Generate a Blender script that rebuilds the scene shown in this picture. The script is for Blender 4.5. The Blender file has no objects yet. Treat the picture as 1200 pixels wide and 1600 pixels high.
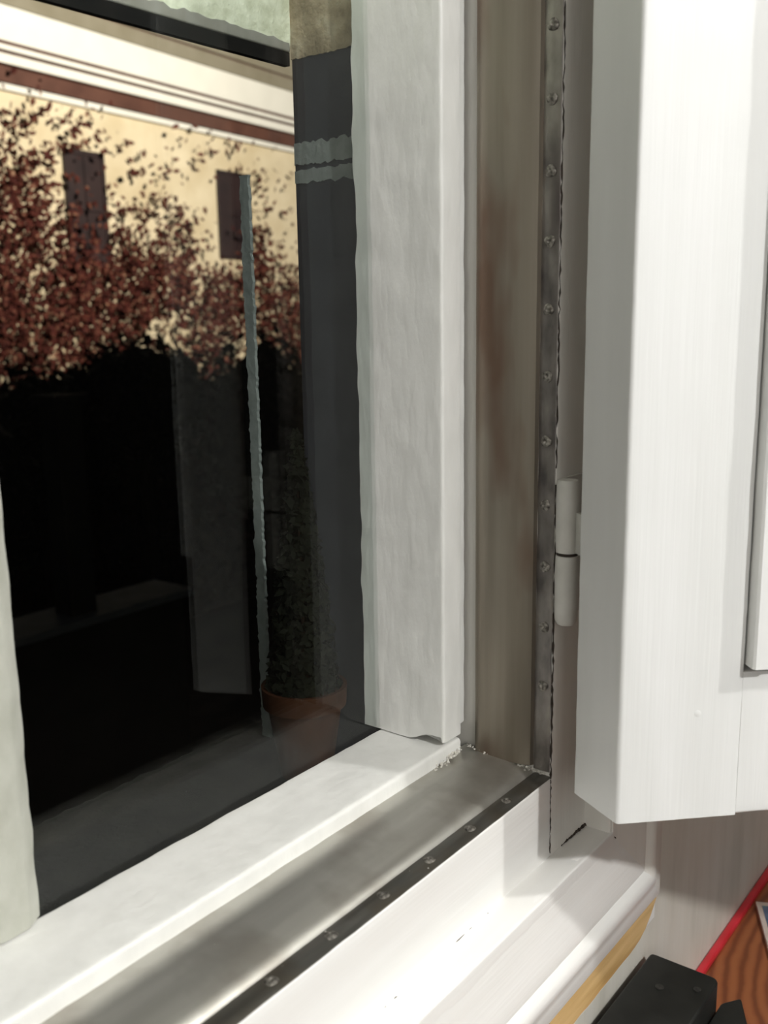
import bpy, math, random
from mathutils import Vector, Matrix, noise
random.seed(7)
S = bpy.context.scene
C = S.collection
H = 1.351                                   # eye height; all lengths below are measured from eye level

# ------------------------------------------------------------ camera, world, lights, exposure
cam = bpy.data.cameras.new('camera'); co = bpy.data.objects.new('camera', cam); C.objects.link(co)
R = [[0.60686137, -0.16550765, 0.7773844], [-0.79465932, -0.10744813, 0.5974709], [-0.0153575, -0.98033776, -0.19672831]]
co.matrix_world = Matrix(((R[0][0], -R[0][1], -R[0][2], 0), (R[1][0], -R[1][1], -R[1][2], 0), (R[2][0], -R[2][1], -R[2][2], H), (0, 0, 0, 1)))
cam.sensor_fit = 'VERTICAL'; cam.sensor_height = 36; cam.lens = 1550 / 1600 * 36
cam.clip_start = .01; cam.clip_end = 200
cam.dof.use_dof = True; cam.dof.focus_distance = .66; cam.dof.aperture_fstop = 11
S.camera = co
S.view_settings.view_transform = 'Standard'; S.view_settings.look = 'None'
S.view_settings.gamma = 1; S.view_settings.use_curve_mapping = False
S.view_settings.exposure = -.07
w = bpy.data.worlds.new('night_sky'); S.world = w; w.use_nodes = True
w.node_tree.nodes['Background'].inputs[0].default_value = (.25, .32, .55, 1)
w.node_tree.nodes['Background'].inputs[1].default_value = .008

def light(name, kind, loc, energy, col, size=.2, target=None, **k):
    l = bpy.data.lights.new(name, kind); l.energy = energy; l.color = col
    if kind == 'AREA': l.shape = 'DISK'; l.size = size
    else: l.shadow_soft_size = size
    for a, b in k.items(): setattr(l, a, b)
    o = bpy.data.objects.new(name, l); C.objects.link(o); o.location = (loc[0], loc[1], loc[2] + H)
    if target:
        o.rotation_euler = (Vector((target[0], target[1], target[2] + H)) - o.location).to_track_quat('-Z', 'Y').to_euler()
    return o
light('ceiling_lamp_light', 'POINT', (-.17, -1.495, 1.178), 118, (1, .995, .98), .04)
light('side_lamp_light', 'POINT', (.89, -1.143, .977), 60, (1, .99, .97), .04)
light('room_bounce_light', 'AREA', (-1.3, -1.5, .45), 12, (1, .975, .94), 1.3, (.5, .3, -.1))
light('yard_floodlight', 'SPOT', (9.0, 3.6, 4.6), 5400, (1, .88, .72), .15, (10.8, 12.3, 2.8), spot_size=math.radians(80), spot_blend=.6)

# ------------------------------------------------------------ materials
MATS = {}
def base(name, rough=.5, metal=0.):
    m = bpy.data.materials.new(name); m.use_nodes = True; nt = m.node_tree
    b = nt.nodes['Principled BSDF']; b.inputs['Roughness'].default_value = rough; b.inputs['Metallic'].default_value = metal
    MATS[name] = m
    return m, nt, b
def N(nt, t, **k):
    n = nt.nodes.new(t)
    for a, v in k.items():
        if a in n.inputs: n.inputs[a].default_value = v
        else: setattr(n, a, v)
    return n
def coords(nt, scale):
    g = N(nt, 'ShaderNodeNewGeometry'); mp = N(nt, 'ShaderNodeMapping'); mp.inputs['Scale'].default_value = scale
    nt.links.new(g.outputs['Position'], mp.inputs['Vector']); return mp.outputs['Vector']
def ramp(nt, fac, stops):
    r = N(nt, 'ShaderNodeValToRGB'); e = r.color_ramp.elements
    while len(e) < len(stops): e.new(.5)
    for i, (p, c) in enumerate(stops): e[i].position = p; e[i].color = (*c, 1) if len(c) == 3 else c
    nt.links.new(fac, r.inputs[0]); return r.outputs[0]
def noisy(name, stops, scale, rough=.5, metal=0., bump=.0, bscale=None, detail=5, dist=.002, coat=0):
    m, nt, b = base(name, rough, metal)
    n = N(nt, 'ShaderNodeTexNoise', Scale=1.0, Detail=float(detail)); nt.links.new(coords(nt, scale), n.inputs['Vector'])
    nt.links.new(ramp(nt, n.outputs['Fac'], stops), b.inputs['Base Color'])
    if bump:
        n2 = N(nt, 'ShaderNodeTexNoise', Scale=1.0, Detail=6.0); nt.links.new(coords(nt, bscale or scale), n2.inputs['Vector'])
        bp = N(nt, 'ShaderNodeBump', Strength=bump, Distance=dist)
        nt.links.new(n2.outputs['Fac'], bp.inputs['Height']); nt.links.new(bp.outputs[0], b.inputs['Normal'])
    if coat: b.inputs['Coat Weight'].default_value = coat
    return m
WV = noisy('white_paint_upright_grain', [(.3, (.74, .72, .67)), (.7, (.80, .785, .74))], (60, 60, 5), .42, bump=.35, bscale=(420, 420, 14), dist=.0006)
WH = noisy('white_paint_level_grain', [(.3, (.78, .77, .74)), (.7, (.84, .835, .81))], (5, 60, 60), .36, bump=.3, bscale=(14, 420, 420), dist=.0006)
WL = noisy('lumpy_white_paint', [(.3, (.68, .68, .65)), (.7, (.75, .75, .72))], (70, 70, 22), .33, bump=.5, bscale=(150, 150, 60), dist=.0012)
BARP = noisy('rough_grey_cream', [(.3, (.38, .385, .33)), (.7, (.47, .475, .42))], (90, 90, 60), .5, bump=.6, bscale=(170, 170, 100), dist=.0012)  # glazing bar: a darker, rougher cream than the white of its casement
SASHP = noisy('bright_white_sash_paint', [(.3, (.74, .745, .73)), (.7, (.79, .795, .785))], (60, 60, 6), .38, bump=.25, bscale=(500, 500, 12), dist=.0005)
HINGEP = noisy('greyish_white_paint_on_hinge', [(.3, (.56, .55, .51)), (.7, (.64, .63, .59))], (90, 90, 90), .45, bump=.2, bscale=(300, 300, 300), dist=.0005)
WALLP = noisy('dull_grey_wall_paint', [(.3, (.58, .56, .49)), (.5, (.67, .645, .575)), (.7, (.71, .69, .63))], (38, 10, 7), .6, bump=.3, bscale=(200, 60, 14), dist=.001)
CRACK = noisy('dirt_in_crack', [(.3, (.02, .015, .01)), (.7, (.06, .045, .035))], (300, 300, 300), .9)
BARE = noisy('bare_tan_wood', [(.3, (.42, .26, .09)), (.7, (.66, .46, .22))], (9, 90, 90), .7, bump=.3, bscale=(20, 200, 200))
def metal_mat(name, dark, light_, stain, sc):
    m, nt, b = base(name, .44, .85)
    n = N(nt, 'ShaderNodeTexNoise', Scale=1.0, Detail=4.0); nt.links.new(coords(nt, sc), n.inputs['Vector'])
    c1 = ramp(nt, n.outputs['Fac'], [(.3, dark), (.7, light_)])
    n3 = N(nt, 'ShaderNodeTexNoise', Scale=1.0, Detail=3.0); nt.links.new(coords(nt, (30, 30, 9)), n3.inputs['Vector'])
    f = ramp(nt, n3.outputs['Fac'], [(.48, (0, 0, 0)), (.66, (1, 1, 1))])
    mx = N(nt, 'ShaderNodeMix', data_type='RGBA'); nt.links.new(f, mx.inputs[0]); nt.links.new(c1, mx.inputs[6]); mx.inputs[7].default_value = (*stain, 1)
    nt.links.new(mx.outputs[2], b.inputs['Base Color'])
    n2 = N(nt, 'ShaderNodeTexNoise', Scale=1.0, Detail=5.0); nt.links.new(coords(nt, sc), n2.inputs['Vector'])
    nt.links.new(ramp(nt, n2.outputs['Fac'], [(.3, (.38,) * 3), (.7, (.46,) * 3)]), b.inputs['Roughness'])
    bp = N(nt, 'ShaderNodeBump', Strength=.10, Distance=.0006); nt.links.new(n2.outputs['Fac'], bp.inputs['Height']); nt.links.new(bp.outputs[0], b.inputs['Normal'])
    return m
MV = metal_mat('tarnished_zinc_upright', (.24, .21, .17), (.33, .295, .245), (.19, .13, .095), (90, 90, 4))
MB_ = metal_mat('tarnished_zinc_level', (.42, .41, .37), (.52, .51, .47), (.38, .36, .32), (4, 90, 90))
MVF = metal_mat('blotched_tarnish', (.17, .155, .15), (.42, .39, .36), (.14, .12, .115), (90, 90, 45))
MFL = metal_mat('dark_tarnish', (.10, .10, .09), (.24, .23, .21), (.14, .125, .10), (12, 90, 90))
NAIL = noisy('dull_nail_metal', [(.35, (.10, .09, .08)), (.65, (.42, .40, .36))], (500, 500, 500), .45, .9)
DUST = noisy('paint_crumb', [(.3, (.35, .33, .29)), (.7, (.7, .68, .62))], (400, 400, 400), .8)
BLACKP = noisy('black_plastic', [(.3, (.006, .007, .006)), (.7, (.014, .015, .013))], (60, 60, 60), .5, bump=.15, bscale=(900, 900, 900), dist=.0004)
RED = noisy('red_plastic', [(.3, (.55, .02, .03)), (.7, (.72, .04, .06))], (40, 40, 40), .4)
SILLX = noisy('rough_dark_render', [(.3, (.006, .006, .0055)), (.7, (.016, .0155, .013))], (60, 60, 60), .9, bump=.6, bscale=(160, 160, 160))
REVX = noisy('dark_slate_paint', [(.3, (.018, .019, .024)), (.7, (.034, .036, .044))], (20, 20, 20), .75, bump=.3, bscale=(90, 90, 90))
REVP = noisy('rough_pale_grey', [(.3, (.17, .19, .18)), (.7, (.24, .26, .25))], (120, 120, 120), .8, bump=.4, bscale=(200, 200, 200))
CREAM = noisy('rough_cream_paint', [(.3, (.60, .62, .46)), (.7, (.86, .88, .72))], (110, 110, 110), .8, bump=.8, bscale=(220, 220, 220))
BROWNP = noisy('flaking_brown_beige_paint', [(.3, (.22, .17, .10)), (.5, (.42, .34, .23)), (.7, (.52, .46, .35))], (60, 60, 60), .85, bump=.8, bscale=(200, 200, 200))
GREYX = noisy('grey_underside_shade', [(.3, (.22, .21, .18)), (.7, (.30, .29, .26))], (80, 80, 80), .85)
BLK = noisy('near_black', [(.3, (.006, .006, .006)), (.7, (.012, .011, .010))], (80, 80, 80), .7)
FAC = noisy('cream_facade_render', [(.3, (.64, .54, .37)), (.7, (.80, .71, .54))], (2, 2, 2), .9)
FWH = noisy('white_cornice_paint', [(.3, (.80, .80, .78)), (.7, (.86, .86, .84))], (3, 3, 3), .8)
FGR = noisy('grey_eaves_paint', [(.3, (.22, .20, .15)), (.7, (.27, .25, .20))], (3, 3, 3), .8)
FBR = noisy('maroon_cornice_paint', [(.3, (.075, .028, .02)), (.7, (.12, .05, .036))], (3, 3, 3), .8)
FWN = noisy('dark_window_paint', [(.3, (.02, .012, .015)), (.7, (.035, .02, .022))], (3, 3, 3), .5)
IVY = noisy('russet_ivy_leaf', [(.35, (.030, .008, .008)), (.52, (.085, .022, .018)), (.62, (.15, .055, .038)), (.70, (.38, .25, .17))], (13, 13, 13), .7)  # palest tan stop paints scattered highlights into the leaf colour
BUSH = noisy('dark_shrub_leaf', [(.3, (.010, .013, .008)), (.7, (.035, .035, .02))], (11, 11, 11), .7)
CONI = noisy('blackish_conifer_needles', [(.3, (.003, .0035, .002)), (.7, (.008, .009, .005))], (90, 90, 90), .8)
HEDG = noisy('brownish_hedge_leaf', [(.3, (.012, .008, .006)), (.7, (.05, .03, .02))], (6, 6, 6), .8)
BARK = noisy('dark_bark', [(.3, (.03, .02, .012)), (.7, (.06, .04, .03))], (30, 30, 6), .9)
TERRA = noisy('terracotta', [(.3, (.028, .010, .004)), (.7, (.045, .016, .007))], (70, 70, 70), .8)
GRND = noisy('dark_yard_ground', [(.3, (.02, .02, .018)), (.7, (.04, .038, .03))], (3, 3, 3), .95)
COPE = noisy('pale_reflection_line', [(.3, (.16, .17, .16)), (.7, (.24, .25, .24))], (10, 10, 10), .9)
FLOORM = noisy('brown_floorboards', [(.3, (.035, .028, .022)), (.7, (.06, .048, .038))], (3, 30, 3), .5)
ROOMW = noisy('cream_room_paint', [(.3, (.50, .49, .46)), (.7, (.54, .53, .50))], (3, 3, 3), .8)
ROOML = noisy('grey_room_paint', [(.3, (.30, .29, .27)), (.7, (.33, .32, .30))], (3, 3, 3), .8)
ROOMD = noisy('dark_room_paint', [(.3, (.035, .03, .03)), (.7, (.05, .045, .04))], (3, 3, 3), .8)
BOOKB = noisy('mottled_blue_card', [(.3, (.05, .08, .14)), (.55, (.12, .16, .26)), (.7, (.10, .25, .24))], (90, 90, 90), .45)
BOOKW = noisy('pale_paper_border', [(.3, (.62, .50, .44)), (.7, (.72, .62, .56))], (40, 40, 40), .6)

for m_ in (SILLX, REVX, IVY, BUSH, CONI, HEDG, TERRA, GRND, BLK, BARK): m_.node_tree.nodes['Principled BSDF'].inputs['Specular IOR Level'].default_value = .08
def wood_desk():
    m, nt, b = base('orange_brown_desk_wood', .38)
    g = N(nt, 'ShaderNodeNewGeometry'); mp = N(nt, 'ShaderNodeMapping'); mp.inputs['Location'].default_value = (-.93, -.16, -(H - .60)); mp.inputs['Scale'].default_value = (1, 1.6, 0)
    nt.links.new(g.outputs['Position'], mp.inputs['Vector'])
    wv = N(nt, 'ShaderNodeTexWave', wave_type='RINGS', rings_direction='Z'); wv.inputs['Scale'].default_value = 17; wv.inputs['Distortion'].default_value = 2.6; wv.inputs['Detail'].default_value = 3; wv.inputs['Detail Scale'].default_value = 1.2
    nt.links.new(mp.outputs[0], wv.inputs['Vector'])
    nt.links.new(ramp(nt, wv.outputs['Fac'], [(.05, (.19, .055, .02)), (.35, (.27, .085, .03)), (.9, (.34, .115, .042))]), b.inputs['Base Color'])
    return m
DESKM = wood_desk()
def glass_mat():
    m, nt, b = base('window_glass', .02); nt.nodes.remove(b)
    out = nt.nodes['Material Output']
    fr = N(nt, 'ShaderNodeFresnel', IOR=1.5); tr = N(nt, 'ShaderNodeBsdfTransparent'); gl = N(nt, 'ShaderNodeBsdfGlossy'); gl.inputs['Roughness'].default_value = .004
    tr.inputs[0].default_value = (.96, .98, .97, 1)
    gm = N(nt, 'ShaderNodeNewGeometry'); mr = N(nt, 'ShaderNodeMapRange'); mr.inputs['To Min'].default_value = 1.34; mr.inputs['To Max'].default_value = 1 / 1.34
    nt.links.new(gm.outputs['Backfacing'], mr.inputs['Value']); nt.links.new(mr.outputs[0], fr.inputs['IOR'])
    mx = N(nt, 'ShaderNodeMixShader'); nt.links.new(fr.outputs[0], mx.inputs[0]); nt.links.new(tr.outputs[0], mx.inputs[1]); nt.links.new(gl.outputs[0], mx.inputs[2]); nt.links.new(mx.outputs[0], out.inputs[0])
    return m
GLASS = glass_mat()
def lamp_mat():
    m, nt, b = base('lit_lamp_glass', .3); b.inputs['Emission Color'].default_value = (1, .95, .85, 1); b.inputs['Emission Strength'].default_value = 3; return m
LAMPG = lamp_mat()

# ------------------------------------------------------------ building helpers
def tag(o, label=None, cat=None, group=None, kind=None):
    if label: o['label'] = label
    if cat: o['category'] = cat
    if group: o['group'] = group
    if kind: o['kind'] = kind
    return o
def empty(name, loc, label=None, cat=None, group=None, kind=None):
    o = bpy.data.objects.new(name, None); C.objects.link(o); o.location = (loc[0], loc[1], loc[2] + H); o.empty_display_size = .02
    return tag(o, label, cat, group, kind)
class MB:
    def __init__(s): s.v = []; s.f = []
    def add(s, vs, fs):
        b = len(s.v); s.v += [tuple(v) for v in vs]; s.f += [[i + b for i in f] for f in fs]; return s
    def box(s, x0, x1, y0, y1, z0, z1):
        return s.add([(x, y, z) for z in (z0, z1) for y in (y0, y1) for x in (x0, x1)],
                     [(0, 2, 3, 1), (4, 5, 7, 6), (0, 1, 5, 4), (2, 6, 7, 3), (0, 4, 6, 2), (1, 3, 7, 5)])
    def build(s, name, mat, parent=None, bevel=0, smooth=False, seg=2, origin=None):
        o0 = Vector(parent.location) if parent is not None else None
        me = bpy.data.meshes.new(name)
        if o0 is None:
            if origin is None:
                xs = [v[0] for v in s.v]; ys = [v[1] for v in s.v]; zs = [v[2] for v in s.v]
                origin = ((min(xs) + max(xs)) / 2, (min(ys) + max(ys)) / 2, min(zs))
            o0 = Vector((origin[0], origin[1], origin[2] + H)); loc = o0
        else:
            p = parent
            o0 = Vector((0, 0, 0)); q = parent
            while q is not None: o0 += Vector(q.location); q = q.parent
            loc = Vector((0, 0, 0))
        me.from_pydata([(v[0] - o0.x, v[1] - o0.y, v[2] + H - o0.z) for v in s.v], [], s.f)
        me.update(); me.materials.append(mat)
        o = bpy.data.objects.new(name, me); C.objects.link(o); o.location = loc
        if parent is not None: o.parent = parent
        if bevel:
            md = o.modifiers.new('bevel', 'BEVEL'); md.width = bevel; md.segments = seg; md.limit_method = 'ANGLE'; md.angle_limit = math.radians(35)
        if smooth or bevel:
            for p in me.polygons: p.use_smooth = True
            if hasattr(me, 'set_sharp_from_angle'): me.set_sharp_from_angle(angle=math.radians(40 if not bevel else 60))
        return o
def rounded(pts, r, n=4):
    """round the corners of a closed 2-D outline; r a number or one per corner"""
    out = []; k = len(pts)
    for i in range(k):
        p0, p1, p2 = Vector(pts[i - 1]), Vector(pts[i]), Vector(pts[(i + 1) % k])
        ri = r[i] if isinstance(r, (list, tuple)) else r
        if ri <= 0: out.append(tuple(p1)); continue
        a = (p0 - p1); b = (p2 - p1); da = min(ri, a.length * .45); db = min(ri, b.length * .45)
        A = p1 + a.normalized() * da; B = p1 + b.normalized() * db
        for j in range(n + 1):
            t = j / n; out.append(tuple(A * (1 - t) ** 2 + p1 * 2 * t * (1 - t) + B * t * t))
    return out
def dense(pts, step):
    out = []
    for i in range(len(pts)):
        a = Vector(pts[i]); b = Vector(pts[(i + 1) % len(pts)]); n = max(1, int((b - a).length / step))
        for j in range(n): out.append(tuple(a.lerp(b, j / n)))
    return out
def extrude(outline, axis, a, b, step=.01, jit=0., jscale=60., seed=0, ends=None, extra=None, frame=None, cap=True):
    """sweep a closed outline along an axis; ends(p)->(a,b) gives mitred ends; jit roughens the surface; frame maps local to place"""
    mb = MB(); n = max(1, int(abs(b - a) / step)); k = len(outline)
    vs = []
    cx = sum(p[0] for p in outline) / k; cy = sum(p[1] for p in outline) / k
    for i in range(n + 1):
        t = i / n
        for p in outline:
            aa, bb = ends(p) if ends else (a, b)
            s = aa + (bb - aa) * t; u, v = p
            if jit:
                q = {'x': Vector((s, u, v)), 'y': Vector((u, s, v)), 'z': Vector((u, v, s))}[axis]
                nv = noise.noise(q * jscale + Vector((seed, 0, 0))) + .5 * noise.noise(q * jscale * 2.7 + Vector((0, seed, 0)))
                d = Vector((u - cx, v - cy)); d = d.normalized() if d.length else d
                u += d.x * nv * jit; v += d.y * nv * jit
            if extra: u, v, s = extra(u, v, s)
            P = {'x': (s, u, v), 'y': (u, s, v), 'z': (u, v, s)}[axis]
            vs.append(frame(P) if frame else P)
    fs = []
    for i in range(n):
        for j in range(k):
            fs.append((i * k + j, i * k + (j + 1) % k, (i + 1) * k + (j + 1) % k, (i + 1) * k + j))
    if cap: fs.append(tuple(range(k))[::-1]); fs.append(tuple(n * k + j for j in range(k)))
    # keep normals outward
    area = sum(outline[i][0] * outline[(i + 1) % k][1] - outline[(i + 1) % k][0] * outline[i][1] for i in range(k))
    if (area < 0) ^ (axis == 'y') : fs = [f[::-1] for f in fs]
    return mb.add(vs, fs)
def tube(pts, r, n=6, jit=0):
    mb = MB(); P = [Vector(p) for p in pts]; k = len(P); vs = []
    for i, p in enumerate(P):
        d = (P[min(i + 1, k - 1)] - P[max(i - 1, 0)]).normalized()
        a = d.orthogonal().normalized(); b = d.cross(a); rr = r(i / (k - 1)) if callable(r) else r
        if jit: rr *= 1 + jit * random.uniform(-1, 1)
        for j in range(n):
            t = 2 * math.pi * j / n; vs.append(p + (a * math.cos(t) + b * math.sin(t)) * rr)
    fs = [(i * n + j, i * n + (j + 1) % n, (i + 1) * n + (j + 1) % n, (i + 1) * n + j) for i in range(k - 1) for j in range(n)]
    fs += [tuple(range(n))[::-1], tuple((k - 1) * n + j for j in range(n))]
    return mb.add(vs, fs)
def line(a, b, n, wob=0.):
    a = Vector(a); b = Vector(b)
    return [a.lerp(b, i / n) + Vector([random.uniform(-wob, wob) for _ in range(3)]) for i in range(n + 1)]

# ------------------------------------------------------------ room shell (structure)
XL, XR, YB, ZF, ZC = -2.6, 3.2, -3.6, -H, 1.25
OX0, OX1, OZ0, OZ1 = -.16, .575, -.345, .66      # the window opening
m = MB()
m.box(XL, OX0, .272, .442, ZF, ZC); m.box(OX1, XR, .272, .442, ZF, ZC)
m.box(OX0, OX1, .272, .442, ZF, OZ0); m.box(OX0, OX1, .272, .442, OZ1, ZC)
tag(m.build('wall_window', WALLP), kind='structure')
tag(MB().box(XL, XR, YB, .442, ZF - .1, ZF).build('floor', FLOORM), kind='structure')
tag(MB().box(XL, XR, YB, .442, ZC, ZC + .1).build('ceiling', ROOMW), kind='structure')
tag(MB().box(XL - .1, XL, YB, .442, ZF, ZC).build('wall_left', ROOML), kind='structure')
tag(MB().box(XR, XR + .1, YB, .442, ZF, ZC).build('wall_right', ROOMD), kind='structure')
tag(MB().box(XL, XR, YB - .1, YB, ZF, ZC).build('wall_back', ROOMD), kind='structure')

# ------------------------------------------------------------ window frame (structure, window_1)
YA, XJ, ZJ = .268, .5143, -.2849
win = empty('window_1', (.2, .3, ZJ), kind='structure')
jo = rounded([(XJ, YA), (.5660, YA), (.5660, .2485), (.580, .2485), (.580, .392), (XJ, .392)], [.0012, 0, .001, 0, 0, 0])
extrude(dense(jo, .006), 'z', -.345, .66, .012, .00035, 90, 3).build('jamb', WV, win, smooth=True)
jl = [(-.1, .2485), (-.086, .2485), (-.086, YA), (-.0343, YA), (-.0343, .392), (-.1, .392)]
extrude([(x - .06, y) for x, y in jl][::-1], 'z', -.345, .66, .05).build('jamb', WV, win)
bo = rounded([(YA, -.2853), (YA, -.338), (.2485, -.3385), (.2485, -.352), (.392, -.352), (.392, -.2853)], [.0012, 0, .0015, 0, 0, 0])
extrude(dense(bo, .006), 'x', -.094, XJ + .0002, .012, .0003, 90, 5).build('bottom_rail', WH, win, smooth=True)
extrude(dense(rounded([(.2485, -.3385), (.2485, -.352), (YA, -.352), (YA, -.3385)], [.0015, 0, 0, 0]), .006), 'x', XJ, .5662, .012).build('rebate_ledge', WH, win, smooth=True)
MB().box(-.1, .57, .2485, .392, .62, .66).build('head_rail', WH, win)
# moulded casing: w = distance outward from the inner edge, y = front
CP = [(0, .2515), (.0012, .2498), (.004, .2492), (.046, .2438), (.0485, .2440), (.0500, .2456), (.0515, .2456), (.0535, .2428), (.057, .2410), (.062, .2410),
      (.067, .2428), (.072, .2452), (.0770, .2464), (.0865, .2472), (.0888, .2484), (.0895, .2510), (.0895, .264), (.0895, .2722), (0, .2722)]
CX, CZ = .5635, -.3385
def casing(wfun, axis, a, b, name, mat, ends=None, seed=0):
    o = [wfun(p) for p in dense(CP, .006)]
    return extrude(o, axis, a, b, .012, .0003, 60, seed, ends=ends)
casing(lambda p: (CX + p[0], p[1]), 'z', -.345, .75, '', WV, ends=lambda p: (CZ - (p[0] - CX), .75)).build('casing', WV, win, smooth=True)
casing(lambda p: (p[1], CZ - p[0]), 'x', -.2, .6, '', WH, ends=lambda p: (-.2, CX + (CZ - p[1])), seed=4).build('casing', WH, win, smooth=True)
casing(lambda p: (-.155 - p[0], p[1]), 'z', -.345, .75, '', WV).build('casing', WV, win, smooth=True)
MB().box(-.25, .66, .248, .272, .655, .75).build('casing', WH, win, .003)
# chipped lath under the casing: bare wood with a ragged painted fringe
def lath(off0, off1, y0, y1, mat, name, z0=-.4270):
    mb = MB(); n = 90; vs = []; fs = []
    for i in range(n + 1):
        t = i / n; x = -.2 + (.648 + .2) * t
        dz = .0225 + .0018 * noise.noise(Vector((x * 60, 3, 0))) + .001 * noise.noise(Vector((x * 190, 7, 0)))
        end = max(0, min(1, (.6485 - x) / .035)); dz *= end ** .55
        zt = z0 + .006
        vs += [(x, y0, z0 - off0 * (dz > .001)), (x, y0, z0 - dz - off1), (x, y1, z0 - dz - off1), (x, y1, zt)]
    for i in range(n):
        for j in range(4): fs.append((i * 4 + j, (i + 1) * 4 + j, (i + 1) * 4 + (j + 1) % 4, i * 4 + (j + 1) % 4))
    fs += [(0, 1, 2, 3), (n * 4 + 3, n * 4 + 2, n * 4 + 1, n * 4)]
    return mb.add(vs, fs).build(name, mat, win)
tag(lath(0, 0, .2486, .2722, BARE, 'apron_lath'), label='bare tan wood with the paint chipped off')
tag(lath(.018, .0022, .2496, .2722, WH, 'paint_fringe'), label='ragged line of white paint')
# dirt lines in the joints of the frame
for nm, pts, r in [
    ('crack', line((XJ + .0006, YA - .0001, -.336), (XJ - .0002, YA - .0002, -.2855), 26, .0003), .0004),
    ('crack', line((XJ + .0003, YA + .0002, -.2855), (XJ + .0003, YA + .0002, -.10), 60, .0003), .0006),
    ('crack', line((XJ + .0002, YA + .0002, -.09), (XJ + .0002, YA + .0002, .19), 90, .0004), .0004),
    ('crack', line((.5300, YA - .0002, -.3378), (.5655, YA - .0003, -.3378), 22, .0003), lambda t: .0003 + .0011 * t),
    ('crack', line((.5657, YA - .0004, -.3375), (.5657, YA - .0004, -.3150), 14, .0002), .0007),
    ('crack', line((.5660, .2530, -.3376), (.5690, .2476, -.3440), 14, .0004), lambda t: .0013 * (1 - t) + .0002),
    ('crack', line((-.09, YA - .0002, -.3385), (.44, YA - .0002, -.3385), 120, .0002), .00042)]:
    tube(pts, r, 5, .6).build(nm, CRACK, win)

# ------------------------------------------------------------ tarnished weather strips with nails
def sheet(profile, thick):
    """closed outline around an open profile"""
    back = []
    for i, p in enumerate(profile):
        a = Vector(profile[max(i - 1, 0)]); b = Vector(profile[min(i + 1, len(profile) - 1)]); d = (b - a).normalized()
        back.append((p[0] + d.y * thick, p[1] - d.x * thick))
    return list(profile) + back[::-1]
def nail(parent, c, nrm):
    n = Vector(nrm).normalized(); a = n.orthogonal().normalized(); b = n.cross(a); vs = []; fs = []
    rings = [(.0034, 0), (.0033, .0005), (.0025, .0010), (.0012, .0012), (.0005, .0007)]; K = 12
    for r, h in rings:
        for j in range(K):
            t = 2 * math.pi * j / K; vs.append(Vector(c) + (a * math.cos(t) + b * math.sin(t)) * r * (1 + .08 * math.sin(3 * t + c[2] * 90)) + n * h)
    for i in range(len(rings) - 1):
        for j in range(K): fs.append((i * K + j, i * K + (j + 1) % K, (i + 1) * K + (j + 1) % K, (i + 1) * K + j))
    fs.append(tuple((len(rings) - 1) * K + j for j in range(K)))
    return MB().add(vs, fs).build('nail', NAIL, parent, smooth=True)
ws = empty('weather_strip', (XJ, .29, -.2849), 'upright tarnished metal weather strip nailed along the right jamb', 'weather strip')
fl = [(XJ - .0003, .2686), (XJ - .0007, .2690), (XJ - .0009, .2740), (XJ - .0007, .2790), (XJ - .0002, .2800)]
extrude(sheet([(x, y) for x, y in fl], .0004), 'z', -.281, .62, .006, .00035, 70, 9).build('nail_flange', MVF, ws, smooth=True)
leaf = [(XJ - .0002, .2800), (XJ - .0026, .2812), (XJ - .0040, .2850), (XJ - .0062, .2960), (XJ - .0080, .3080), (XJ - .0084, .3140), (XJ - .0080, .3175), (XJ - .0070, .3190)]
extrude(sheet(leaf, .0004), 'z', -.2790, .62, .008, .00012, 30, 2).build('spring_leaf', MV, ws, smooth=True)
zz = .1507
for z in [.1507 - .0376 * i for i in range(11)] + [.1883]: nail(ws, (XJ - .0009, .2745 if z > -.15 else .2740, z), (-1, 0, 0))
wb = empty('weather_strip', (.2, .29, ZJ), 'level tarnished metal weather strip nailed along the bottom of the frame', 'weather strip')
fb = [(.2680, ZJ + .0001), (.2690, ZJ + .0006), (.2740, ZJ + .0009), (.2790, ZJ + .0007), (.2800, ZJ + .0001)]
extrude(sheet(fb, -.0004), 'x', -.09, XJ, .006, .0003, 70, 6).build('nail_flange', MFL, wb, smooth=True)
lb = [(.2800, ZJ + .0001), (.2812, ZJ + .0022), (.2860, ZJ + .0040), (.2960, ZJ + .0060), (.3080, ZJ + .0074), (.3160, ZJ + .0078), (.3200, ZJ + .0066), (.3290, ZJ + .0074)]
extrude(sheet(lb, -.0004), 'x', -.09, XJ - .001, .008, .0002, 30, 8).build('spring_leaf', MB_, wb, smooth=True)
for x in [.4715 - .0400 * i for i in range(14)]: nail(wb, (x, .2745, ZJ + .0009), (0, 0, 1))
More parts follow.
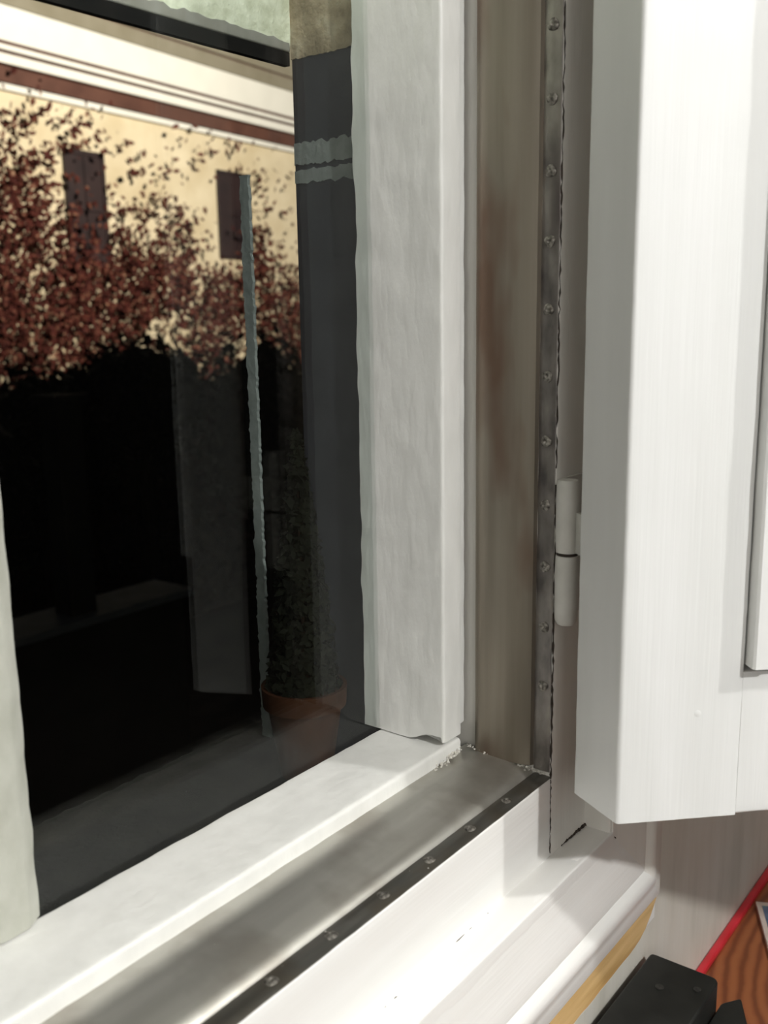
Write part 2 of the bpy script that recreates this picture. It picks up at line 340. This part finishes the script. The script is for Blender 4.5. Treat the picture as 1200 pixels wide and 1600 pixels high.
# crumbs of old paint in the corner
mb = MB()
for i in range(150):
    t = random.random()
    if i < 55: c = Vector((.4990, .3262, -.2760)).lerp(Vector((.470, .3235, -.2790)), t * t) + Vector((random.gauss(0, .0012), random.gauss(0, .0012), random.uniform(-.001, .003)))
    elif i < 110: c = Vector((.5060, .3240, -.2745)).lerp(Vector((XJ - .002, .272, -.2830)), t) + Vector((random.gauss(0, .0010), random.gauss(0, .0014), random.uniform(0, .0010)))
    else: c = Vector((random.uniform(.25, .51), random.uniform(.270, .318), 0)); c.z = ZJ + .0012 + (.0075 * min(1, max(0, (c.y - .28) / .03)))
    s = random.uniform(.0004, .0015) * (.35 if i >= 110 else 1.5 if i < 55 else 1)
    rx = Matrix.Rotation(random.uniform(0, 6), 3, 'X') @ Matrix.Rotation(random.uniform(0, 6), 3, 'Z')
    pts = [c + rx @ Vector(p) * s * random.uniform(.6, 1.3) for p in [(1, 0, 0), (-1, 0, 0), (0, 1, 0), (0, -1, 0), (0, 0, .7), (0, 0, -.7)]]
    mb.add(pts, [(0, 2, 4), (2, 1, 4), (1, 3, 4), (3, 0, 4), (2, 0, 5), (1, 2, 5), (3, 1, 5), (0, 3, 5)])
tag(mb.build('paint_crumbs', DUST), 'crumbs of old paint in the lower corner of the metal strips', 'debris', kind='stuff')

# ------------------------------------------------------------ closed outer sash
sash = empty('casement', (.2, .35, -.30), 'closed outer casement with thick white paint, a glazing bar and dark glass', 'window')
YG = .3757
# right stile; the edge against the glass is wavy with paint
def stile_wave(u, v, s):
    if v > .366 and u < .486:
        wv = noise.noise(Vector((0, 3, s * 26))) * .0032 + noise.noise(Vector((5, 0, s * 80))) * .0012
        v += wv; u += wv * .25
    if s < -.252 and v < .350: s += .0060 * min(1, (.350 - v) / .012) * (1 if v > .3265 else .45) * max(0, (-.252 - s) / .0152)
    return u, v, s
so = rounded([(.4807, .3250), (.5004, .3250), (.5004, .3290), (.5120, .3300), (.5120, .388), (.4807, .388)], [.0022, .0016, 0, .0008, 0, 0])
extrude(dense(so, .004), 'z', -.2672, .60, .004, .0006, 45, 12, extra=stile_wave).build('stile', WL, sash, smooth=True)
ro = rounded([(.3255, -.2785), (.3255, -.2680), (.3757, -.2680), (.3757, -.300), (.3255, -.300)], [0, .0026, .0008, 0, 0])
extrude(dense(ro, .004), 'x', -.14, .5000, .006, .0004, 50, 22).build('bottom_rail', WL, sash, smooth=True)
extrude(dense(rounded([(-.14, .3250), (-.065, .3250), (-.065, .388), (-.14, .388)], .002), .008), 'z', -.2672, .60, .02, .0004, 45, 5).build('stile', WL, sash, smooth=True)
MB().box(-.065, .481, .3255, .388, .56, .60).build('top_rail', WL, sash, .002)
# glazing bar: flat nose and a slanting shoulder towards each pane
bo_ = [(.1970, .3757), (.2035, .3712), (.2050, .3705), (.2175, .3705), (.2192, .3712), (.2262, .3757), (.2262, .3850), (.1970, .3850)]
def bar_w(u, v, s):
    if v > .3745: u += .0006 * noise.noise(Vector((2, 0, s * 60)))
    return u, v, s
extrude(dense(bo_, .003), 'z', -.2672, .56, .006, .0004, 70, 31, extra=bar_w).build('glazing_bar', BARP, sash, smooth=True)
tag(MB().box(-.07, .486, YG, YG + .003, -.285, .565).build('glass_pane', GLASS, sash), label='dark reflecting glass')

# ------------------------------------------------------------ outside edge of the opening
outw = empty('wall_outside', (.2, .45, -.35), kind='structure')
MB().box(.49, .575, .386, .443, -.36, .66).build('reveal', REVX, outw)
def ragged(y0, y1, z0, z1, x, th, amp, mat, name, parent, n=40, seed=0, label=None):
    mb = MB(); vs = []; fs = []
    for i in range(n + 1):
        y = y0 + (y1 - y0) * i / n
        a = amp * (noise.noise(Vector((y * 160, seed, 0))) + .6 * noise.noise(Vector((y * 420, seed, 3))))
        b = amp * (noise.noise(Vector((y * 160, seed + 9, 0))) + .6 * noise.noise(Vector((y * 420, seed + 9, 3))))
        vs += [(x - th, y, z0 + a), (x - th, y, z1 + b), (x, y, z1 + b), (x, y, z0 + a)]
    for i in range(n):
        for j in range(4): fs.append((i * 4 + j, i * 4 + (j + 1) % 4, (i + 1) * 4 + (j + 1) % 4, (i + 1) * 4 + j))
    fs += [(3, 2, 1, 0), (n * 4, n * 4 + 1, n * 4 + 2, n * 4 + 3)]
    o = mb.add(vs, fs).build(name, mat, parent)
    if label: o['label'] = label
    return o
ragged(.386, .443, .0920, .1050, .4901, .0008, .0022, REVP, 'reveal_band', outw, label='ragged pale grey band', seed=2)  # ragged pale grey bands across the reveal
ragged(.386, .443, .0810, .0890, .4901, .0008, .0018, REVP, 'reveal_band', outw, label='ragged pale grey band', seed=14)
ragged(.386, .4431, .1545, .1960, .4901, .0010, .0012, BROWNP, 'reveal_band', outw, label='brownish beige flaking paint', seed=21)
# lintel: cream rendered face, underside shade as a grey strip, black strip below
extrude(dense([(.443, .1690), (.4445, .1600), (.465, .1600), (.465, .30), (.443, .30)], .004), 'x', -.16, .4895, .005, .0012, 150, 4).build('lintel', CREAM, outw, smooth=True)
MB().box(-.16, .4896, .4436, .460, .1590, .1688).build('lintel_edge', GREYX, outw, .001)
MB().box(-.16, .4896, .4445, .449, .1512, .1590).build('black_strip', BLK, outw)
# sill outside with a ragged front edge
def sill_w(u, v, s):
    if u > .48: u += .010 * noise.noise(Vector((s * 22, 0, 0))) + .004 * noise.noise(Vector((s * 90, 4, 0)))
    return u, v, s
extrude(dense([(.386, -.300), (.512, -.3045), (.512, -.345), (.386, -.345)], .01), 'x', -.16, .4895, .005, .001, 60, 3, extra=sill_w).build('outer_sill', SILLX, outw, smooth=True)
# ragged upright strip for the pale grey streak beyond the glass
mb = MB(); vs = []; fs = []; n = 190
for i in range(n + 1):
    z = -.3040 + (.090 + .3040) * i / n
    a = .0012 * noise.noise(Vector((z * 110, 1, 0))) + .0016 * noise.noise(Vector((z * 340, 2, 0)))
    b = .0012 * noise.noise(Vector((z * 110, 7, 0))) + .0016 * noise.noise(Vector((z * 340, 8, 0)))
    w_ = .0040 + .0006 * noise.noise(Vector((z * 20, 0, 3)))
    vs += [(.4870, .4825 - a, z), (.4870, .4825 + w_ * 2.0 + b, z), (.4895, .4825 + w_ * 2.0 + b, z), (.4895, .4825 - a, z)]
for i in range(n):
    for j in range(4): fs.append((i * 4 + j, (i + 1) * 4 + j, (i + 1) * 4 + (j + 1) % 4, i * 4 + (j + 1) % 4))
fs += [(0, 1, 2, 3), (n * 4 + 3, n * 4 + 2, n * 4 + 1, n * 4)]
mb.add(vs, fs).build('streak', REVP, outw)

# ------------------------------------------------------------ opened inner sash (turned about 135 degrees into the room)
P1 = Vector((.4755, .2069, 0)); e = Vector((.7028, -.7114, 0)); nb = Vector((.7114, .7028, 0))
def FR(P):                                 # local (s along the sash, t through it, z)
    q = P1 + e * P[0] + nb * P[1]; return (q.x, q.y, P[2])
isash = empty('window_shutter', (.4755, .2069, -.279), 'white painted panelled shutter leaf swung open into the room on the right', 'shutter')
ZB, ZT = -.279, .60
st = rounded([(0, 0), (.0693, 0), (.0693, .037), (-.0118, .0399)], [.0022, .0008, .001, .0020])
extrude(dense(st, .006), 'z', ZB, ZT, .01, .0003, 60, 41, frame=FR).build('stile', SASHP, isash, smooth=True)
SW = .72
rl = rounded([(0, ZB + .0005), (0, -.1948), (.037, -.1948), (.037, ZB + .0005)], [.0018, .0008, 0, .001])
extrude(dense(rl, .006), 'x', .0691, SW - .07, .012, .0003, 60, 42, frame=FR).build('bottom_rail', SASHP, isash, smooth=True)
extrude(rounded([(0, ZT - .07), (0, ZT), (.040, ZT), (.040, ZT - .07)], .001), 'x', .0691, SW - .07, .03, frame=FR).build('top_rail', SASHP, isash, smooth=True)
extrude(rounded([(SW - .0702, 0), (SW, 0), (SW, .040), (SW - .0702, .040)], .002), 'z', ZB, ZT, .03, frame=FR).build('stile', SASHP, isash, smooth=True)
# raised glazing bead round the pane (four mitred lengths)
BI0, BI1, BJ0, BJ1 = .0702, SW - .0712, -.1905, ZT - .072
bp = [(0, .004), (0, -.0075), (.0012, -.0088), (.011, -.0088), (.0135, -.004), (.0135, .004)]
extrude([(BI0 + p[0], p[1]) for p in bp], 'z', BJ0, BJ1, .02, .0005, 50, 3, frame=FR).build('glazing_bead', SASHP, isash, smooth=True)
extrude([(BI1 - p[0], p[1]) for p in bp], 'z', BJ0, BJ1, .02, frame=FR).build('glazing_bead', SASHP, isash, smooth=True)
extrude([(p[1], BJ0 + p[0]) for p in bp], 'x', BI0 + .008, BI1, .02, .0004, 50, 8, frame=FR).build('glazing_bead', SASHP, isash, smooth=True)
extrude([(p[1], BJ1 - p[0]) for p in bp], 'x', BI0 + .008, BI1, .02, frame=FR).build('glazing_bead', SASHP, isash, smooth=True)
g = MB(); pz0, pz1, ps0, ps1 = BJ0 + .002, BJ1 - .002, BI0 + .002, BI1 - .002
g.add([FR(p) for p in [(ps0, 0, pz0), (ps1, 0, pz0), (ps1, .028, pz0), (ps0, .028, pz0), (ps0, 0, pz1), (ps1, 0, pz1), (ps1, .028, pz1), (ps0, .028, pz1)]],
      [(0, 3, 2, 1), (4, 5, 6, 7), (0, 1, 5, 4), (2, 3, 7, 6), (1, 2, 6, 5), (3, 0, 4, 7)])
g.build('panel', SASHP, isash, .001)
# painted-over blobs and dents on the face
def blob(s, z, r, parent, mat):
    vs = []; fs = []; K = 14; Rn = 4
    for i in range(Rn):
        a = i / (Rn - 1); rr = r * (1 - a * .98); hh = r * .16 * math.sin(a * math.pi / 2)
        for j in range(K):
            t = 2 * math.pi * j / K; vs.append(FR((s + rr * math.cos(t), -hh + .0001, z + rr * math.sin(t))))
    for i in range(Rn - 1):
        for j in range(K): fs.append((i * K + j, (i + 1) * K + j, (i + 1) * K + (j + 1) % K, i * K + (j + 1) % K))
    fs.append(tuple((Rn - 1) * K + j for j in range(K))[::-1])
    MB().add(vs, fs).build('paint_blob', mat, parent, smooth=True)
blob(.040, -.0475, .0016, isash, SASHP); blob(.044, -.217, .0030, isash, SASHP); blob(.064, -.2778, .0014, isash, SASHP)

# ------------------------------------------------------------ hinge
hg = empty('hinge', (.5142, .2605, -.184), 'painted over hinge barrel between the right jamb and the opened shutter', 'hinge')
def knuckle(z0, z1, rt, rb):
    prof = [(0, z0), (.0052, z0), (.0068, z0 + rb), (.0071, z0 + .012), (.0070, (z0 + z1) / 2), (.0071, z1 - .012), (.0069, z1 - rt), (.0055, z1), (0, z1)]
    K = 20; vs = []; fs = []
    for r, z in prof:
        for j in range(K):
            t = 2 * math.pi * j / K; rr = r * (1 + .03 * noise.noise(Vector((math.cos(t) * 2, math.sin(t) * 2, z * 60)))); vs.append((.5142 + .001 + rr * math.cos(t), .2605 + rr * math.sin(t), z))
    for i in range(len(prof) - 1):
        for j in range(K): fs.append((i * K + j, i * K + (j + 1) % K, (i + 1) * K + (j + 1) % K, (i + 1) * K + j))
    return MB().add(vs, fs)
knuckle(-.1398, -.0965, .003, .0005).build('knuckle', HINGEP, hg, smooth=True)
knuckle(-.1835, -.1410, .0005, .003).build('knuckle', HINGEP, hg, smooth=True)
tag(tube([(.5152, .2605, -.1412), (.5152, .2605, -.1396)], .0062, 16).build('hinge_pin', CRACK, hg), label='dark gap at the hinge pin')
extrude(rounded([(.5152, .2660), (.5640, .2660), (.5640, .2682), (.5152, .2682)], .0006), 'z', -.1830, -.0970, .01, .0002, 90, 2).build('hinge_leaf', HINGEP, hg, smooth=True)

extrude([(.5190, .2620), (.5030, .2415), (.5050, .2400), (.5210, .2605)], 'z', -.1390, -.1150, .01).build('hinge_leaf', HINGEP, hg)

# ------------------------------------------------------------ desk under the window and what stands on it
desk = empty('desk', (1.0, 0, ZF), 'orange brown wooden desk with a red edge strip against the wall', 'desk')
ZD = -.601
MB().box(.38, 1.75, .0, .266, ZD - .028, ZD).build('desktop', DESKM, desk, .002)
tag(extrude(rounded([(.2645, ZD - .001), (.2715, ZD - .001), (.2715, ZD + .006), (.2645, ZD + .006)], .002), 'x', .38, 1.75, .05).build('edge_strip', RED, desk, smooth=True), label='bright red strip')
for x in (.42, 1.69):
    for y in (.03, .235): MB().box(x - .022, x + .022, y - .022, y + .022, ZF, ZD - .028).build('leg', DESKM, desk, .002)
bx = empty('black_box', (.6, .238, ZD), 'large black plastic box on the desk under the window sill', 'box')
ZK = -.503
extrude(rounded([(.46, .2105), (.6860, .2105), (.6860, .2655), (.46, .2655)], [.004, .007, .004, .004]), 'z', ZD + .0005, ZK, .02).build('housing', BLACKP, bx, .0015)
def disc(x, y, z, r, parent, name='screw'):
    tube([(x, y, z - .001), (x, y, z + .0006)], r, 16).build(name, MATS['dull_screw'], parent, smooth=True)
noisy('dull_screw', [(.3, (.05, .05, .048)), (.7, (.10, .10, .09))], (500, 500, 500), .35, .6)
disc(.6500, .2440, ZK, .0032, bx); disc(.6640, .2200, ZK, .0028, bx)
b2 = empty('black_case', (.68, .18, ZD), 'smaller low black plastic case beside the large black box on the desk', 'case')
extrude(rounded([(.600, .147), (.7035, .1990), (.6885, .2094), (.650, .2094), (.580, .170)], .003), 'z', ZD + .0005, -.5250, .02).build('housing', BLACKP, b2, .0015)
extrude([(.615, .160), (.675, .190), (.660, .200), (.600, .170)], 'z', -.5250, -.5238, .01).build('lid_plate', BLACKP, b2)
bk = empty('booklet', (.98, .21, ZD), 'blue mottled booklet with a pale border lying on the desk', 'booklet')
def quad(pts, z0, z1): return MB().add([(x, y, z) for z in (z0, z1) for x, y in pts], [(3, 2, 1, 0), (4, 5, 6, 7), (0, 1, 5, 4), (1, 2, 6, 5), (2, 3, 7, 6), (3, 0, 4, 7)])
A = Vector((.9545, .2615)); dA = (Vector((.8871, .2292)) - A).normalized(); dB = Vector((-dA.y, dA.x))
if dB.x < 0: dB = -dB
def sheet4(a0, a1, b0, b1): return [A + dA * a + dB * b for a, b in ((a0, b0), (a1, b0), (a1, b1), (a0, b1))]
quad(sheet4(0, .21, 0, .15), ZD + .0002, ZD + .0044).build('pages', BOOKW, bk)
quad(sheet4(.007, .203, .005, .145), ZD + .0044, ZD + .0048).build('cover_panel', BOOKB, bk)

# ------------------------------------------------------------ the yard and the house opposite
tag(MB().box(-12, 26, .50, 22, -3.3, -3.2).build('ground', GRND), kind='structure')
FO = Vector((7.74, 12, 0)); fu = Vector((.9934, .115, 0)); fn = Vector((.115, -.9934, 0))   # fn points towards the window
def FP(u, o, z): q = FO + fu * u + fn * o; return (q.x, q.y, z)
def fbox(u0, u1, o0, o1, z0, z1):
    return MB().add([FP(u, o, z) for z in (z0, z1) for o in (o1, o0) for u in (u0, u1)],
                    [(0, 2, 3, 1), (4, 5, 7, 6), (0, 1, 5, 4), (2, 6, 7, 3), (0, 4, 6, 2), (1, 3, 7, 5)])
house = empty('house', FP(3, 0, -3.2), 'cream house across the yard with white cornice, maroon bands and ivy on its wall', 'house')
U0, U1 = -9, 9.5
fbox(U0, U1, -1, 0, -3.2, 3.2).build('wall', FAC, house)
fbox(U0, U1, -1, .10, 2.945, 3.155).build('maroon_band', FBR, house)
fbox(U0, U1, -1, .06, 2.86, 2.935).build('white_moulding', FWH, house)
fbox(U0, U1, -1, .18, 3.15, 3.262).build('white_moulding', FWH, house)
fbox(U0, U1, -1, .14, 3.262, 3.305).build('maroon_band', FBR, house)
fbox(U0, U1, -1, .20, 3.305, 3.365).build('white_moulding', FWH, house)
fbox(U0, U1, -1, .16, 3.365, 3.415).build('maroon_band', FBR, house)
fbox(U0, U1, -1, .19, 3.415, 3.835).build('fascia', FWH, house)
fbox(U0, U1, -1, .22, 3.835, 4.035).build('eaves_board', FGR, house)
fbox(U0, U1, -1, .20, 4.035, 4.060).build('maroon_band', FBR, house)
fbox(U0, U1, -1, .24, 4.060, 5.2).build('eaves_board', FGR, house)
def hwin(u0, u1, z0, z1):
    f = fbox(u0, u1, -.02, .03, z0, z1).build('window', FWN, house)
    mb = MB()
    for a, b, c, d in ((u0, u0 + .06, z0, z1), (u1 - .06, u1, z0, z1), (u0, u1, z0, z0 + .06), (u0, u1, z1 - .06, z1), ((u0 + u1) / 2 - .02, (u0 + u1) / 2 + .02, z0, z1), (u0, u1, (z0 + z1) / 2 - .02, (z0 + z1) / 2 + .02)):
        t = fbox(a, b, .03, .05, c, d); mb.add(t.v, t.f)
    mb.build('window_frame', FWN, f)
hwin(4.14, 4.98, .94, 2.34); hwin(.92, 1.66, .70, 2.28)

rnd = random.Random(3)
def leaves(n, place, size, mat, name, parent=None, nrm=None):
    mb = MB(); c = 0
    while c < n:
        p = place()
        if p is None: continue
        c += 1; P, nv = p
        nv = (Vector(nv) + Vector([rnd.gauss(0, .45) for _ in range(3)])).normalized()
        a = nv.orthogonal().normalized(); a = (Matrix.Rotation(rnd.uniform(0, 6.3), 3, nv) @ a); b = nv.cross(a)
        s = size * rnd.uniform(.55, 1.25); P = Vector(P)
        mb.add([P - a * s, P + b * s * .55 - a * s * .1, P + a * s, P - b * s * .55 - a * s * .1], [(0, 1, 2, 3)])
    return mb.build(name, mat, parent)
def ivy_place():
    u = rnd.uniform(-3.2, 7.0); z = rnd.triangular(-1.6, 3.35, .2)
    if z > 2.9 and rnd.random() > (.55 if u < .9 else .12): return None
    q = Vector((u * .9, z * .9, 2)); nz = noise.noise(q) + .6 * noise.noise(q * 2.6) + .35 * noise.noise(q * 6)
    d = .49 - .26 * z - .085 * (u - 2.6) + (.25 if u < 1.2 else 0)
    if abs(u - 3.45) < .75 and z > 1.5: d -= .28
    if abs(u - 2.1) < .45 and 1.6 < z < 2.9: d -= .25
    if 4.1 < u < 5.0 and .92 < z < 2.36: d -= .55
    if .95 < u < 1.6 and .7 < z < 2.2: d -= .75
    d += rnd.gauss(0, .30)
    if nz * .9 + 1.5 * noise.noise(Vector((q.x * 5.5, q.y * 11, 2))) + d < .34: return None
    return FP(u, rnd.uniform(.04, .34), z), fn
ivy = leaves(13500, ivy_place, .062, IVY, 'ivy')
tag(ivy, 'russet brown ivy leaves covering the cream house wall across the yard', 'ivy', kind='stuff')
def shrub(x, y, z0, rx, ry, rz, n, label, seed, size=.06, lean=0):
    r = random.Random(seed); root = empty('shrub', (x, y, -3.2), label, 'shrub', 'dark shrubs in the yard')
    def pl():
        a = rnd.uniform(0, 6.283); cz = rnd.uniform(-1, 1); rr = (1 - cz * cz) ** .5; k = rnd.uniform(.72, 1.0)
        d = Vector((math.cos(a) * rr, math.sin(a) * rr, cz)); k *= 1 + .28 * noise.noise(d * 2.4 + Vector((seed, 0, 0)))
        return (x + d.x * rx * k, y + d.y * ry * k, z0 + d.z * rz * k), d
    f = leaves(n, pl, size, BUSH, 'foliage', root); f['kind'] = 'stuff'
    # a dense core of twigs keeps the crown opaque
    mb = MB(); K = 16; vs = []; fs = []
    for i in range(9):
        c = -1 + 2 * i / 8; rr = max(.02, (1 - c * c) ** .5)
        for j in range(K):
            t = 2 * math.pi * j / K; d = Vector((math.cos(t) * rr, math.sin(t) * rr, c)); k = .80 * (1 + .28 * noise.noise(d * 2.4 + Vector((seed, 0, 0))))
            vs.append((x + d.x * rx * k, y + d.y * ry * k, z0 + d.z * rz * k))
    for i in range(8):
        for j in range(K): fs.append((i * K + j, i * K + (j + 1) % K, (i + 1) * K + (j + 1) % K, (i + 1) * K + j))
    mb.add(vs, fs).build('inner_twigs', BUSH, root, smooth=True)
    tube([(x, y, -3.2), (x + .03, y, (z0 - 3.2) / 2), (x, y, z0)], lambda t: .07 - .03 * t, 8).build('stem', BARK, root)
# x, y, centre height, radii
shrub(5.30, 6.6, -.66, .74, .5, .52, 2800, 'black rounded shrub in front of the ivy, below the right house window', 1, .045)
shrub(2.75, 5.2, -.95, .62, .5, .72, 2600, 'dark olive shrub rising at the far left of the yard', 3, .045)
shrub(4.0, 6.1, -.92, .55, .5, .60, 2400, 'dark shrub between the far left shrub and the black rounded one', 2, .045)
shrub(6.75, 6.6, -1.15, .70, .5, .98, 2600, 'dark shrub at the right, seen past the grey streak', 5)
hd = empty('hedge', (6, 8.3, -3.2), 'long dark brownish hedge at the foot of the ivy wall', 'hedge')
def hedge_top(x): return -.62 + .22 * noise.noise(Vector((x * .9, 0, 0))) + .10 * noise.noise(Vector((x * 3, 5, 0))) - .05 * (x - 5)
def hedge_place():
    x = rnd.uniform(1.5, 12); t = rnd.random(); top = hedge_top(x)
    if t < .75: return (x, 7.9 + rnd.uniform(-.08, .05), rnd.uniform(-3.1, top)), (0, -1, .3)
    return (x, rnd.uniform(7.9, 8.8), top + rnd.uniform(-.03, .04)), (0, -.2, 1)
fl_ = leaves(9000, hedge_place, .075, HEDG, 'foliage', hd); fl_['kind'] = 'stuff'
mb = MB(); vs = []; fs = []
for i in range(61):
    x = 1.5 + 10.5 * i / 60; top = hedge_top(x) - .06; vs += [(x, 7.95, -3.2), (x, 7.95, top), (x, 8.8, top), (x, 8.8, -3.2)]
for i in range(60):
    for j in range(4): fs.append((i * 4 + j, (i + 1) * 4 + j, (i + 1) * 4 + (j + 1) % 4, i * 4 + (j + 1) % 4))
fs += [(0, 1, 2, 3), (243, 242, 241, 240)]
mb.add(vs, fs).build('inner_twigs', HEDG, hd)
gw = empty('reflection_wall', (1.0, 3.1, -3.2), 'added low wall with a pale coping, standing in for a reflection in the glass', 'garden wall')  # wall and post are added, standing in for a reflection in the glass
MB().box(-1.5, 2.60, 3.04, 3.20, -3.2, -1.115).build('wall', GRND, gw); MB().box(-1.5, 2.62, 3.0, 3.24, -1.115, -1.085).build('coping', COPE, gw, .005)
ps = empty('reflection_post', (2.13, 3.12, -1.085), 'added greyish green post on the low wall, standing in for a reflection', 'post')
MB().box(2.08, 2.19, 3.05, 3.16, -1.084, -.30).build('shaft', MATS['dull_grey_wall_paint'] if 0 else GRND, ps, .006); MB().box(2.06, 2.21, 3.03, 3.18, -.30, -.27).build('cap', GRND, ps, .004)
# small potted conifer on the sill outside
pt = empty('potted_conifer', (.455, .418, -.299), 'small dark conifer in a terracotta pot on the sill outside the glass', 'potted plant')
def lathe(prof, cx, cy, K=28):
    vs = [(cx + r * math.cos(2 * math.pi * j / K), cy + r * math.sin(2 * math.pi * j / K), z) for r, z in prof for j in range(K)]
    fs = [(i * K + j, i * K + (j + 1) % K, (i + 1) * K + (j + 1) % K, (i + 1) * K + j) for i in range(len(prof) - 1) for j in range(K)]
    return MB().add(vs, fs)
px, py, pz = .455, .418, -.2995
lathe([(.0001, pz), (.0170, pz), (.0245, pz + .049), (.0275, pz + .049), (.0282, pz + .062), (.0258, pz + .0622), (.0235, pz + .056), (.0001, pz + .055)], px, py).build('pot', TERRA, pt, smooth=True)
lathe([(.0001, pz + .0565), (.0232, pz + .0567)], px, py).build('soil', BARK, pt)
tube([(px, py, pz + .038), (px + .001, py, pz + .10), (px, py, pz + .19)], lambda t: .0022 - .0016 * t, 8).build('stem', BARK, pt)
def con_place():
    t = rnd.random() ** 1.5; r = .0235 * (1 - t) ** .8 * (.5 + .5 * rnd.random() ** .5) + .001; a = rnd.uniform(0, 6.283)
    return (px + r * math.cos(a), py + r * math.sin(a), pz + .062 + t * .165), (math.cos(a), math.sin(a), .4)
f = leaves(2200, con_place, .0042, CONI, 'foliage', pt); f['kind'] = 'stuff'
